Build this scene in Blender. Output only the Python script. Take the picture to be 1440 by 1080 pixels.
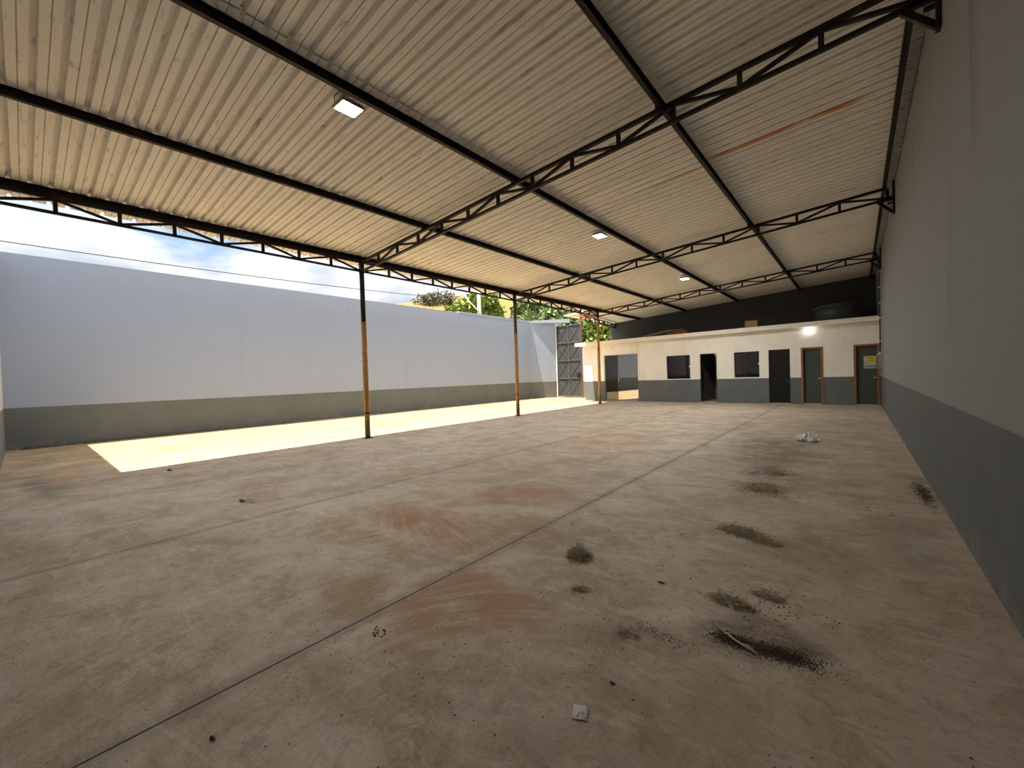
import bpy, bmesh, math, random
from mathutils import Vector, Matrix, noise
random.seed(7)
S = bpy.context.scene
for o in list(bpy.data.objects): bpy.data.objects.remove(o)
COL = S.collection

# ------------------------------------------------------------------ camera
cd = bpy.data.cameras.new('camera'); co = bpy.data.objects.new('camera', cd); COL.objects.link(co)
F_PX = 578.218; YAW, PIT, ROL, HC = .6987, -.0175, -.0316, 1.3684
cd.sensor_width = 36; cd.lens = F_PX / 1440 * 36; cd.clip_start = .02; cd.clip_end = 500
Fv = Vector((-math.sin(YAW)*math.cos(PIT), math.cos(YAW)*math.cos(PIT), math.sin(PIT)))
R0 = Vector((math.cos(YAW), math.sin(YAW), 0)); U0 = R0.cross(Fv)
Rv = R0*math.cos(ROL) + U0*math.sin(ROL); Uv = -R0*math.sin(ROL) + U0*math.cos(ROL)
M = Matrix.Identity(4)
for i in range(3): M[i][0] = Rv[i]; M[i][1] = Uv[i]; M[i][2] = -Fv[i]
M[0][3], M[1][3], M[2][3] = 0, 0, HC
co.matrix_world = M; S.camera = co
S.view_settings.view_transform = 'Standard'; S.view_settings.look = 'None'
S.view_settings.gamma = 1; S.view_settings.use_curve_mapping = False
S.view_settings.exposure = 0.57

# ------------------------------------------------------------------ sun and sky
SUN_DIR = Vector((-.105, -.28, 1)).normalized()
sd = bpy.data.lights.new('sun', 'SUN'); sd.energy = 13.0; sd.angle = .0093; sd.color = (1, .89, .68)
so = bpy.data.objects.new('sun', sd); COL.objects.link(so)
so.rotation_euler = SUN_DIR.to_track_quat('Z', 'Y').to_euler(); so.location = (-12, 5, 20)

W = bpy.data.worlds.new('sky'); S.world = W; W.use_nodes = True
nt = W.node_tree; nt.nodes.clear()
def wn(t, **k):
    n = nt.nodes.new(t)
    for a, b in k.items(): setattr(n, a, b)
    return n
tc = wn('ShaderNodeTexCoord'); sep = wn('ShaderNodeSeparateXYZ'); nt.links.new(tc.outputs['Generated'], sep.inputs[0])
mp = wn('ShaderNodeMapping'); mp.inputs['Scale'].default_value = (1, 1, 2.6); mp.inputs['Location'].default_value = (.3, 1.1, .2)
nt.links.new(tc.outputs['Generated'], mp.inputs[0])
nz = wn('ShaderNodeTexNoise'); nz.inputs['Scale'].default_value = 3.4; nz.inputs['Detail'].default_value = 8; nz.inputs['Roughness'].default_value = .55
nt.links.new(mp.outputs[0], nz.inputs['Vector'])
cr = wn('ShaderNodeValToRGB'); cr.color_ramp.elements[0].position = .28; cr.color_ramp.elements[1].position = .42
cr.color_ramp.elements[0].color = (0, 0, 0, 1); cr.color_ramp.elements[1].color = (1, 1, 1, 1)
nt.links.new(nz.outputs['Fac'], cr.inputs[0])
nz2 = wn('ShaderNodeTexNoise'); nz2.inputs['Scale'].default_value = 5.5; nz2.inputs['Detail'].default_value = 5
nt.links.new(mp.outputs[0], nz2.inputs['Vector'])
cr2 = wn('ShaderNodeValToRGB'); cr2.color_ramp.elements[0].position = .38; cr2.color_ramp.elements[1].position = .6
cr2.color_ramp.elements[0].color = (.60, .66, .74, 1); cr2.color_ramp.elements[1].color = (1, 1, 1, 1)
nt.links.new(nz2.outputs['Fac'], cr2.inputs[0])
mx = wn('ShaderNodeMixRGB'); mx.inputs[1].default_value = (.22, .45, .88, 1)
nt.links.new(cr.outputs[0], mx.inputs[0]); nt.links.new(cr2.outputs[0], mx.inputs[2])
mr = wn('ShaderNodeMapRange'); mr.inputs['From Min'].default_value = .18; mr.inputs['From Max'].default_value = .75
mr.inputs['To Min'].default_value = .72; mr.inputs['To Max'].default_value = 1.7
nt.links.new(sep.outputs['Z'], mr.inputs['Value'])
bg = wn('ShaderNodeBackground'); nt.links.new(mx.outputs[0], bg.inputs[0]); nt.links.new(mr.outputs[0], bg.inputs[1])
wo = wn('ShaderNodeOutputWorld'); nt.links.new(bg.outputs[0], wo.inputs[0])

# ------------------------------------------------------------------ material helpers
class NM:
    def __init__(s, name, rough=.7, metal=0., spec=.5):
        s.m = bpy.data.materials.new(name); s.m.use_nodes = True; s.t = s.m.node_tree; s.t.nodes.clear()
        s.out = s.n('ShaderNodeOutputMaterial'); s.b = s.n('ShaderNodeBsdfPrincipled')
        s.b.inputs['Roughness'].default_value = rough; s.b.inputs['Metallic'].default_value = metal
        s.b.inputs['Specular IOR Level'].default_value = spec
        s.l(s.b.outputs[0], s.out.inputs[0]); s.geo = s.n('ShaderNodeNewGeometry'); s.pos = s.geo.outputs['Position']
    def n(s, t, **k):
        n = s.t.nodes.new(t)
        for a, b in k.items(): setattr(n, a, b)
        return n
    def l(s, a, b): s.t.links.new(a, b)
    def setv(s, inp, v):
        if isinstance(v, bpy.types.NodeSocket): s.l(v, inp)
        elif isinstance(v, (tuple, list)): inp.default_value = (*v, 1) if len(v) == 3 and inp.type == 'RGBA' else v
        else: inp.default_value = v
    def noise(s, scale, detail=4, rough=.55, dist=0, vec=None, stretch=None):
        v = vec or s.pos
        if stretch: v = s.map(v, scale=stretch)
        n = s.n('ShaderNodeTexNoise'); n.inputs['Scale'].default_value = scale; n.inputs['Detail'].default_value = detail
        n.inputs['Roughness'].default_value = rough; n.inputs['Distortion'].default_value = dist
        s.l(v, n.inputs['Vector']); return n.outputs['Fac']
    def map(s, v, loc=(0,0,0), rot=(0,0,0), scale=(1,1,1), kind='POINT'):
        n = s.n('ShaderNodeMapping'); n.vector_type = kind; s.l(v, n.inputs['Vector'])
        n.inputs['Location'].default_value = loc; n.inputs['Rotation'].default_value = rot; n.inputs['Scale'].default_value = scale
        return n.outputs[0]
    def math(s, op, a, b=0., c=None, clamp=False):
        n = s.n('ShaderNodeMath', operation=op, use_clamp=clamp); s.setv(n.inputs[0], a); s.setv(n.inputs[1], b)
        if c is not None: s.setv(n.inputs[2], c)
        return n.outputs[0]
    def rng(s, v, a, b, c=0., d=1., smooth=True):
        n = s.n('ShaderNodeMapRange'); n.interpolation_type = 'SMOOTHSTEP' if smooth else 'LINEAR'
        s.setv(n.inputs['Value'], v); n.inputs['From Min'].default_value = a; n.inputs['From Max'].default_value = b
        n.inputs['To Min'].default_value = c; n.inputs['To Max'].default_value = d; return n.outputs[0]
    def mix(s, f, a, b, mode='MIX'):
        n = s.n('ShaderNodeMixRGB', blend_type=mode); s.setv(n.inputs[0], f); s.setv(n.inputs[1], a); s.setv(n.inputs[2], b); return n.outputs[0]
    def xyz(s, v=None):
        n = s.n('ShaderNodeSeparateXYZ'); s.l(v or s.pos, n.inputs[0]); return n.outputs
    def bump(s, h, strength=.3, dist=.01):
        n = s.n('ShaderNodeBump'); n.inputs['Strength'].default_value = strength; n.inputs['Distance'].default_value = dist
        s.l(h, n.inputs['Height']); s.l(n.outputs[0], s.b.inputs['Normal'])
    def col(s, c): s.setv(s.b.inputs['Base Color'], c)

def simple(name, c, rough=.7, metal=0., spec=.5, var=.12, scale=8., bump=0.):
    m = NM(name, rough, metal, spec); n = m.noise(scale, 4)
    d = tuple(max(0, x*(1-var)) for x in c); u = tuple(min(1, x*(1+var)) for x in c)
    m.col(m.mix(n, d, u))
    if bump: m.bump(m.noise(scale*4, 3), bump, .004)
    return m.m

def wall_mat(name, upper, lower, streak=.25, zsplit=1.0, blotch=.08, tint=None):
    m = NM(name, .8, 0, .25)
    z = m.xyz()[2]
    zz = m.math('ADD', z, m.math('MULTIPLY', m.math('SUBTRACT', m.noise(2.2, 2), .5), .012))
    n1 = m.noise(.9, 5, .6); n2 = m.noise(1.3, 6, .65, .2, stretch=(1.6, 1.6, .22))
    st = m.rng(n2, .55, .74)
    up = m.mix(m.math('MULTIPLY', n1, blotch*4), upper, tuple(c*.86 for c in upper))
    up = m.mix(m.math('MULTIPLY', st, streak), up, tint or tuple(c*.55 for c in upper))
    lo = m.mix(m.rng(m.noise(1.6, 5), .3, .75, 0, .5), lower, tuple(c*1.25 for c in lower))
    # dust and splashes just above the floor
    dust = m.math('MULTIPLY', m.rng(z, .0, .35, 1, 0), m.rng(m.noise(3.5, 5), .42, .7))
    lo = m.mix(m.math('MULTIPLY', dust, .35), lo, (.30, .24, .18))
    f = m.rng(zz, zsplit-.006, zsplit+.006)
    m.col(m.mix(f, lo, up))
    h = m.math('ADD', m.noise(28, 4, .6), m.math('MULTIPLY', m.noise(3.5, 4), .8))
    m.bump(h, .22, .012)
    return m.m

M_LEFT = wall_mat('paint_left_wall', (.29, .34, .43), (.115, .126, .122), .10, 1.0)
M_RIGHT = wall_mat('paint_right_wall', (.222, .232, .240), (.097, .108, .107), .6, 1.0, .1)
M_REAR = wall_mat('paint_rear_wall', (.50, .51, .54), (.16, .165, .155), .2, 1.0)
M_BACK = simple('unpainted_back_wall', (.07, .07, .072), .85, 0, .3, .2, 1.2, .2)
def facade_mat():
    m = NM('facade_paint', .75, 0, .3); z = m.xyz()[2]
    up = m.mix(m.rng(m.noise(1.4, 5), .3, .8), (.88, .85, .76), (.79, .76, .68))
    lo = m.mix(m.rng(m.noise(1.1, 4), .3, .8), (.115, .125, .128), (.145, .155, .155))
    up = m.mix(m.math('MULTIPLY', m.rng(m.noise(1.1, 5, .6, 0, stretch=(1.5, 1.5, .25)), .55, .75), .25), up, (.52, .46, .37))
    m.col(m.mix(m.rng(z, .995, 1.005), lo, up)); m.bump(m.noise(24, 4), .15, .01); return m.m
M_FAC = facade_mat()
M_SLAB = simple('slab_paint', (.80, .77, .70), .75, 0, .3, .08, 3, .15)
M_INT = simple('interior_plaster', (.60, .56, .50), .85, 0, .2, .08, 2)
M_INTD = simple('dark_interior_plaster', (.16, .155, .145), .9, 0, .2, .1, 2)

def steel_mat():
    m = NM('dark_steel', .55, .0, .25)
    c = m.mix(m.rng(m.noise(3.5, 5, .65), .52, .72), (.012, .010, .009), (.055, .026, .015)); m.col(c)
    m.bump(m.noise(60, 3), .15, .002); return m.m
M_STEEL = steel_mat()
M_BROWN = simple('brown_primer', (.085, .036, .022), .5, 0, .4, .4, 6)
M_SUNLIT_RUST = simple('sunlit_rusty_steel', (.30, .12, .055), .7, 0, .4, .45, 9, .2)  # rust of the truss end, with its sunlit orange put into the colour
def roof_mat():
    m = NM('roof_sheet_underside', .7, .0, .2)
    x, y, z = m.xyz()
    n1 = m.noise(1.1, 5, .6, 0, stretch=(.5, 1.4, 1)); n2 = m.noise(9, 5, .7, .4, stretch=(.35, 2.2, 1))
    c = m.mix(m.rng(n1, .3, .75), (.86, .84, .79), (.79, .77, .72))
    c = m.mix(m.math('MULTIPLY', m.rng(n2, .56, .70), .55), c, (.27, .21, .15))
    # patchy chalky marks
    n3 = m.noise(4.5, 5, .65, 1.2); c = m.mix(m.math('MULTIPLY', m.rng(n3, .60, .68), .5), c, (.74, .67, .56))
    # darker line along the groove of each pan
    fy = m.math('FRACT', m.math('MULTIPLY', m.math('ADD', y, 100.0), 5.0))
    g = m.math('ABSOLUTE', m.math('SUBTRACT', fy, .36))
    g = m.rng(g, .012, .028, 1, 0); c = m.mix(m.math('MULTIPLY', g, .65), c, (.22, .17, .12))
    # rust run on one rib of the upper sheets
    def band(y0, hw, x0, x1):
        a = m.rng(m.math('ABSOLUTE', m.math('SUBTRACT', y, y0)), hw*.6, hw, 1, 0)
        b = m.math('MULTIPLY', m.rng(x, x0-.25, x0+.15), m.rng(x, x1-.25, x1+.15, 1, 0))
        return m.math('MULTIPLY', a, b)
    r = m.math('MAXIMUM', band(7.42, .075, -1.75, .15), m.math('MULTIPLY', band(7.62, .05, -2.9, -1.9), .45))
    r = m.math('MULTIPLY', r, m.rng(m.noise(3, 4), .25, .5))
    c = m.mix(m.math('MULTIPLY', r, .85), c, (.56, .21, .05))
    m.col(c); return m.m
M_ROOF = roof_mat()

def floor_mat():
    m = NM('stained_concrete_floor', .58, 0, .4)
    base = m.pos
    nv = m.n('ShaderNodeTexNoise'); nv.inputs['Scale'].default_value = 1.6; nv.inputs['Detail'].default_value = 6; nv.inputs['Roughness'].default_value = .65
    m.l(base, nv.inputs['Vector'])
    sub = m.n('ShaderNodeVectorMath', operation='SUBTRACT'); m.l(nv.outputs['Color'], sub.inputs[0]); sub.inputs[1].default_value = (.5, .5, .5)
    scl = m.n('ShaderNodeVectorMath', operation='SCALE'); m.l(sub.outputs[0], scl.inputs[0]); scl.inputs['Scale'].default_value = .9
    add = m.n('ShaderNodeVectorMath', operation='ADD'); m.l(base, add.inputs[0]); m.l(scl.outputs[0], add.inputs[1])
    P = add.outputs[0]
    def ell(cx, cy, rx, ry, rot=0., inner=.35):
        v = m.map(P, (cx, cy, 0), (0, 0, math.radians(rot)), (rx, ry, 50), 'TEXTURE')
        ln = m.n('ShaderNodeVectorMath', operation='LENGTH'); m.l(v, ln.inputs[0])
        return m.rng(ln.outputs['Value'], inner, 1.05, 1, 0)
    def union(lst):
        r = None
        for e, w in lst:
            t = m.math('MULTIPLY', ell(*e), w); r = t if r is None else m.math('MAXIMUM', r, t)
        return r
    big = m.noise(.33, 5, .6); mid = m.noise(1.7, 7, .68, .5); fine = m.noise(9, 6, .7, .6)
    trowel = m.noise(2.6, 6, .7, 1.6, stretch=(.55, 1.6, 1))
    c = m.mix(m.rng(big, .3, .7), (.43, .360, .280), (.53, .460, .370))
    c = m.mix(m.rng(mid, .38, .66, 0, .85), c, (.36, .285, .21))
    c = m.mix(m.rng(trowel, .50, .66, 0, .6), c, (.60, .53, .43))
    c = m.mix(m.rng(fine, .50, .68, 0, .6), c, (.29, .225, .165))
    grit = m.noise(34, 5, .75, .5); c = m.mix(m.rng(grit, .52, .68, 0, .5), c, (.27, .21, .15))
    worm = m.math('ABSOLUTE', m.math('SUBTRACT', m.noise(7, 5, .7, 1.4), .5)); c = m.mix(m.math('MULTIPLY', m.rng(worm, .0, .022, .75, 0), m.rng(mid, .40, .60)), c, (.255, .195, .14))
    c = m.mix(m.math('MULTIPLY', m.rng(m.math('ABSOLUTE', m.math('SUBTRACT', m.noise(11, 5, .7, 1.2), .52)), .0, .018, .6, 0), m.rng(big, .45, .6)), c, (.64, .57, .47))
    # long smears running across the sunny strip
    smear = m.noise(1.5, 6, .7, .8, stretch=(2.4, .35, 1)); c = m.mix(m.rng(smear, .52, .68, 0, .45), c, (.36, .295, .215))
    c = m.mix(m.math('MULTIPLY', m.rng(m.xyz()[0], -11.5, -6.5, 1, 0), .85), c, m.mix(m.rng(mid, .35, .65), (.44, .31, .15), (.33, .225, .105)))  # warm yellow of the sun patch painted broadly into the open side's floor colour
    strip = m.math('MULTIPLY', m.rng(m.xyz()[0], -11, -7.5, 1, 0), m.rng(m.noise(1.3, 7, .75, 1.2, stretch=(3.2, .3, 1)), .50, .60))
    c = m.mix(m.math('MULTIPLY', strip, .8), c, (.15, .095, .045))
    # red clay patches
    red = union([((-3.25, 2.3, 1.15, .65, 20), 1.), ((-1.85, 1.75, .72, .5, 30), 1.), ((-2.55, 1.35, .55, .30, 10), .7), ((-3.0, 3.6, 1.1, .55, 50), .75),
                 ((-2.35, 2.7, .9, .5, 60), .7), ((-1.75, 1.25, .35, .22, 0), .6), ((-8.75, 1.6, .35, .22, 0), .9), ((-8.4, 3.4, 1.2, .35, 80), .4), ((-5.6, 1.9, .6, .3, 40), .55), ((-13, .7, 1.6, .4, 0), .5), ((-9.6, .5, 1.8, .5, 0), .45), ((-4.0, 8.0, 2.2, 1.0, 60), .4)])
    def polar(cx, cy, ka, kr, sc):
        px, py, _ = m.xyz(); dx = m.math('SUBTRACT', px, cx); dy = m.math('SUBTRACT', py, cy)
        an = m.math('ARCTAN2', dy, dx); rr = m.math('SQRT', m.math('ADD', m.math('MULTIPLY', dx, dx), m.math('MULTIPLY', dy, dy)))
        cb_ = m.n('ShaderNodeCombineXYZ'); m.l(m.math('MULTIPLY', an, ka), cb_.inputs[0]); m.l(m.math('MULTIPLY', rr, kr), cb_.inputs[1]); cb_.inputs[2].default_value = cx
        return m.noise(sc, 5, .7, .7, vec=cb_.outputs[0])
    fan = polar(-4.3, 2.9, 24, 1.3, 1.0); arc = polar(-.95, 1.0, 1.6, 17, 1.0)
    strk = m.math('MAXIMUM', m.math('MULTIPLY', fan, m.rng(x0_ := m.xyz()[1], 1.9, 2.3)), m.math('MULTIPLY', arc, m.rng(x0_, 1.9, 2.3, 1, 0)))
    rm = m.math('MULTIPLY', red, m.rng(m.math('ADD', m.math('MULTIPLY', strk, 1.0), m.math('MULTIPLY', m.noise(3.4, 6, .75), .6)), .56, .90, .22, 1))
    c = m.mix(m.rng(strk, .52, .66, 0, .4), c, (.30, .235, .175))
    c = m.mix(m.math('MULTIPLY', rm, .9), c, (.33, .18, .09))
    # pale smears (lime, cement)
    pale = union([((-2.9, 3.1, .8, .22, 35), .6), ((-3.6, .65, .45, .25, 0), .7), ((-2.5, .75, .45, .3, 0), .5), ((-1.75, 5.0, .9, .9, 0), .5), ((-1.2, 3.5, .8, .5, 0), .6), ((.121, 2.18, .12, .03, 20, .1), 1.3)])
    c = m.mix(m.math('MULTIPLY', pale, m.rng(m.noise(6, 6, .75, 1.0), .45, .65)), c, (.52, .47, .39))
    # dark brown damp soil, and a dark patch beside the plastic bag
    dark = union([((-.42, 2.36, .36, .22, -5), .95), ((-.30, 2.28, .28, .09, 5), 1.1), ((-.85, 2.02, .35, .14, 15), .35), ((-1.5, 2.4, .5, .45, 0), .3),
                  ((-.7, 3.75, .32, .17, -8), .5), ((-.85, 5.35, .34, .45, 0), 1.), ((-.95, 6.4, .42, .75, 0), 1.), ((-1.15, 8.1, .85, 1.8, 8), .85), ((-.35, 6.0, .5, .5, 0), .35),
                  ((.50, 6.2, .14, .9, 0), .85), ((-1.9, 2.9, .9, .5, 30), .35), ((-1.1, 1.25, 1.0, .5, 30), .25), ((-5.55, 1.6, .30, .10, 40), .8), ((-.62, 9.1, .30, .25, 0), .7),
                  ((-9.2, .12, 1.6, .22, 4), .75), ((-12.2, .12, 1.5, .3, 0), .5), ((-.4, 11.5, 1.2, 3, 0), .2), ((-4.4, .9, .9, .18, 30), .35), ((-.2, 3.65, .35, .45, 0), .2)])
    dk = m.math('MULTIPLY', dark, m.rng(m.noise(5.5, 7, .75, .8), .36, .62, .3, 1))
    c = m.mix(m.math('MULTIPLY', dk, .92), c, (.115, .083, .054))
    ochre = union([((-.22, 3.7, .42, .5, 0), .6)]); c = m.mix(m.math('MULTIPLY', ochre, .55), c, (.23, .165, .085))
    green = union([((-8.6, .25, 1.1, .28, 5), .6), ((.30, 4.4, .25, 1.2, 0), .35)]); c = m.mix(m.math('MULTIPLY', green, .6), c, (.17, .17, .115))
    # specks of soil
    vo = m.n('ShaderNodeTexVoronoi'); vo.inputs['Scale'].default_value = 17; m.l(base, vo.inputs['Vector'])
    sp = m.math('MULTIPLY', m.rng(vo.outputs['Distance'], .06, .12, 1, 0), m.rng(m.noise(1.1, 3), .47, .6))
    c = m.mix(m.math('MULTIPLY', sp, .8), c, (.075, .055, .038))
    # expansion joints sawn into the slab
    x, y, z = m.xyz()
    def joint(v, at, w=.006): return m.rng(m.math('ABSOLUTE', m.math('SUBTRACT', v, at)), w*.6, w, 1, 0)
    jl = [joint(x, -2.198, .007), joint(x, -4.775, .006), joint(x, .40, .0), joint(x, -7.35, .005)]
    j = jl[0]
    for q in (jl[1], jl[3]): j = m.math('MAXIMUM', j, q)
    yc = m.math('MULTIPLY', joint(y, 5.60, .008), m.rng(x, -5.0, -4.2))
    j2 = m.math('MAXIMUM', m.math('MULTIPLY', yc, .7), m.math('MULTIPLY', joint(y, 11.4, .01), .5))
    j = m.math('MAXIMUM', j, j2)
    edge = m.math('MAXIMUM', m.rng(m.math('ABSOLUTE', m.math('SUBTRACT', x, -2.198)), .02, .10, .35, 0), m.rng(m.math('ABSOLUTE', m.math('SUBTRACT', x, -4.775)), .02, .09, .25, 0))
    c = m.mix(edge, c, (.20, .15, .105))
    c = m.mix(j, c, (.022, .016, .012))
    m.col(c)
    h = m.math('ADD', m.math('MULTIPLY', mid, 1.0), m.math('MULTIPLY', trowel, .8)); h = m.math('ADD', h, m.math('MULTIPLY', fine, .45))
    h = m.math('SUBTRACT', h, m.math('MULTIPLY', j, 1.2))
    m.bump(m.math('ADD', h, m.math('MULTIPLY', grit, .35)), .5, .02)
    m.setv(m.b.inputs['Roughness'], m.rng(mid, .3, .7, .5, .75))
    return m.m
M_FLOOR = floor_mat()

def glass_mat(name, tint, gloss, rough=.02):
    m = bpy.data.materials.new(name); m.use_nodes = True; t = m.node_tree; t.nodes.clear()
    o = t.nodes.new('ShaderNodeOutputMaterial'); a = t.nodes.new('ShaderNodeBsdfTransparent'); a.inputs[0].default_value = (*tint, 1)
    g = t.nodes.new('ShaderNodeBsdfGlossy'); g.inputs['Roughness'].default_value = rough; g.inputs[0].default_value = (.9, .92, .95, 1)
    fr = t.nodes.new('ShaderNodeFresnel'); fr.inputs[0].default_value = 1.5
    ad = t.nodes.new('ShaderNodeMath'); ad.operation = 'ADD'; ad.use_clamp = True; ad.inputs[1].default_value = gloss; t.links.new(fr.outputs[0], ad.inputs[0])
    mxs = t.nodes.new('ShaderNodeMixShader'); t.links.new(ad.outputs[0], mxs.inputs[0]); t.links.new(a.outputs[0], mxs.inputs[1]); t.links.new(g.outputs[0], mxs.inputs[2])
    t.links.new(mxs.outputs[0], o.inputs[0]); return m
M_GLASS = glass_mat('tinted_glass', (.35, .37, .38), .03)
M_MIRG = glass_mat('reflective_glass', (.55, .56, .55), .32)
M_CLEAR = glass_mat('clear_glass', (.85, .86, .84), .02)
M_WHITE = simple('white_plastic', (.75, .75, .74), .4)
M_ALU = simple('aluminium', (.55, .56, .57), .35, .8)
M_BLACK = simple('black_frame', (.012, .012, .013), .4)
M_WOOD = simple('brown_door_frame', (.27, .115, .055), .55, 0, .4, .3, 6)
M_LEAF = simple('dark_green_door_panel', (.045, .062, .050), .45, 0, .5, .15, 3)
M_DARKDOOR = simple('dark_olive_door_panel', (.010, .010, .007), .6, 0, .2, .15, 3)
M_GATE = simple('gate_sheet_metal', (.045, .048, .052), .45, .0, .5, .35, 5, .2)
M_GATEBAR = simple('gate_bar', (.085, .09, .095), .45, .0, .5, .2, 6)
def emis(name, c, s):
    m = bpy.data.materials.new(name); m.use_nodes = True; t = m.node_tree; t.nodes.clear()
    o = t.nodes.new('ShaderNodeOutputMaterial'); e = t.nodes.new('ShaderNodeEmission'); e.inputs[0].default_value = (*c, 1); e.inputs[1].default_value = s
    t.links.new(e.outputs[0], o.inputs[0]); return m
M_BULB = emis('bulb_glow', (1, .97, .9), 22)
M_BRICK = simple('brick_red', (.23, .07, .04), .8, 0, .3, .3, 14)
M_CARD = simple('cardboard', (.34, .22, .11), .85, 0, .2, .15, 10)
M_TANK = simple('tank_plastic', (.055, .06, .068), .45, 0, .5, .1, 4)
M_PLANK = simple('grey_plank', (.42, .37, .30), .8, 0, .3, .2, 9)
M_GREYBOX = simple('grey_enamel', (.30, .30, .27), .45, 0, .5, .08, 8)
M_PANELIN = simple('light_grey_enamel', (.46, .44, .40), .5, 0, .5, .08, 8)
M_YEL = simple('yellow_sticker', (.62, .55, .05), .5, 0, .4, .05, 8)
M_INK = simple('black_ink', (.01, .01, .008), .6)
M_DRY = simple('dry_grass', (.50, .43, .31), .9, 0, .1, .45, 60)
M_SOIL = simple('dark_soil', (.085, .062, .043), .95, 0, .1, .4, 60)
M_STICK = simple('pale_stick', (.62, .55, .44), .7, 0, .3, .15, 30)
M_ASPH = simple('outside_ground', (.30, .22, .15), .95, 0, .2, .2, .8)

def column_mat():
    m = NM('column_paint', .45, 0, .5); z = m.xyz()[2]
    n = m.noise(5, 5, .7)
    c = m.mix(m.rng(n, .4, .7), (.34, .17, .045), (.42, .25, .075))
    c = m.mix(m.rng(z, .40, .46, 1, 0), c, (.20, .165, .06))
    c = m.mix(m.rng(m.noise(14, 5, .7), .56, .72, 0, .6), c, (.07, .035, .018))
    m.col(c); return m.m
M_COL = column_mat()
def veg(name, a, b):
    m = NM(name, .6, 0, .3); m.col(m.mix(m.rng(m.noise(2.2, 3), .35, .65), a, b))
    return m.m
M_VEGD = veg('leaf_dark_green', (.04, .07, .022), (.10, .15, .05))
M_VEGL = veg('leaf_yellow_green', (.13, .20, .035), (.26, .33, .075))
M_VEGG = veg('leaf_grey_green', (.06, .066, .04), (.10, .10, .06))
M_VEGP = veg('leaf_pale_green', (.10, .155, .055), (.21, .26, .12))
M_BARK = simple('bark', (.13, .095, .065), .9, 0, .2, .3, 12)
def hill_mat():
    m = NM('hill_ground', .95, 0, .1)
    n = m.noise(.16, 6, .65, .6); n2 = m.noise(.55, 6, .7)
    c = m.mix(m.rng(n2, .35, .7), (.28, .135, .065), (.21, .155, .08))
    c = m.mix(m.rng(m.math('ADD', n, m.math('MULTIPLY', n2, .4)), .66, .76), c, (.14, .15, .05))
    c = m.mix(m.rng(m.noise(1.6, 5, .7), .60, .68, 0, .8), c, (.07, .085, .03))
    m.col(c); m.bump(m.noise(.9, 6, .7), .8, .6); return m.m
M_HILL = hill_mat()

# ------------------------------------------------------------------ mesh helpers
class MB:
    def __init__(s): s.v = []; s.f = []
    def add(s, vs, fs):
        k = len(s.v); s.v += [tuple(v) for v in vs]; s.f += [tuple(i+k for i in f) for f in fs]; return s
    def box(s, a, b):
        x0, y0, z0 = a; x1, y1, z1 = b
        return s.add([(x0,y0,z0),(x1,y0,z0),(x1,y1,z0),(x0,y1,z0),(x0,y0,z1),(x1,y0,z1),(x1,y1,z1),(x0,y1,z1)],
                     [(0,3,2,1),(4,5,6,7),(0,1,5,4),(1,2,6,5),(2,3,7,6),(3,0,4,7)])
    def beam(s, p, q, w, h, up=(0, 0, 1)):
        p = Vector(p); q = Vector(q); d = (q-p).normalized(); u = Vector(up)
        if abs(d.dot(u)) > .98: u = Vector((0, 1, 0))
        a = d.cross(u).normalized()*w/2; b = a.cross(d).normalized()*h/2
        vs = [p-a-b, p+a-b, p+a+b, p-a+b, q-a-b, q+a-b, q+a+b, q-a+b]
        return s.add(vs, [(0,1,2,3),(7,6,5,4),(0,4,5,1),(1,5,6,2),(2,6,7,3),(3,7,4,0)])
    def tube(s, pts, r, n=12, cap=True, twist=0):
        pts = [Vector(p) for p in pts]; rs = r if isinstance(r, (list, tuple)) else [r]*len(pts); k = len(s.v); prev = None
        for i, p in enumerate(pts):
            d = (pts[min(i+1, len(pts)-1)]-pts[max(i-1, 0)]).normalized()
            u = prev if prev is not None else (Vector((0,0,1)) if abs(d.z) < .9 else Vector((1,0,0)))
            a = d.cross(u).normalized(); b = a.cross(d).normalized(); prev = b
            for j in range(n):
                t = 2*math.pi*j/n; s.v.append(tuple(p+a*math.cos(t)*rs[i]+b*math.sin(t)*rs[i]))
        for i in range(len(pts)-1):
            for j in range(n):
                j2 = (j+1) % n; s.f.append((k+i*n+j, k+i*n+j2, k+(i+1)*n+j2, k+(i+1)*n+j))
        if cap: s.f.append(tuple(k+j for j in reversed(range(n)))); s.f.append(tuple(k+(len(pts)-1)*n+j for j in range(n)))
        return s
    def build(s, name, mat, parent=None, smooth=False, bevel=0, loc=None):
        me = bpy.data.meshes.new(name); me.from_pydata(s.v, [], s.f); me.update()
        me.materials.append(mat); o = bpy.data.objects.new(name, me); COL.objects.link(o)
        if smooth:
            me.polygons.foreach_set('use_smooth', [True]*len(me.polygons))
        if bevel:
            b = o.modifiers.new('bevel', 'BEVEL'); b.width = bevel; b.segments = 2; b.limit_method = 'ANGLE'
        if parent:
            o.parent = parent; o.matrix_parent_inverse = parent.matrix_basis.inverted()
        return o

def fix(o):
    bm = bmesh.new(); bm.from_mesh(o.data); bmesh.ops.recalc_face_normals(bm, faces=bm.faces[:]); bm.to_mesh(o.data); bm.free(); return o
def thing(name, label, cat, loc=(0,0,0), group=None):
    o = bpy.data.objects.new(name, None); COL.objects.link(o); o.location = loc; o.empty_display_size = .2
    return tag(o, label, cat, group)
def tag(o, label, cat, group=None, kind=None):
    o['label'] = label; o['category'] = cat
    if group: o['group'] = group
    if kind: o['kind'] = kind
    return o
def struct(o, label=None):
    o['kind'] = 'structure'
    if label: o['label'] = label
    return o

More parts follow.
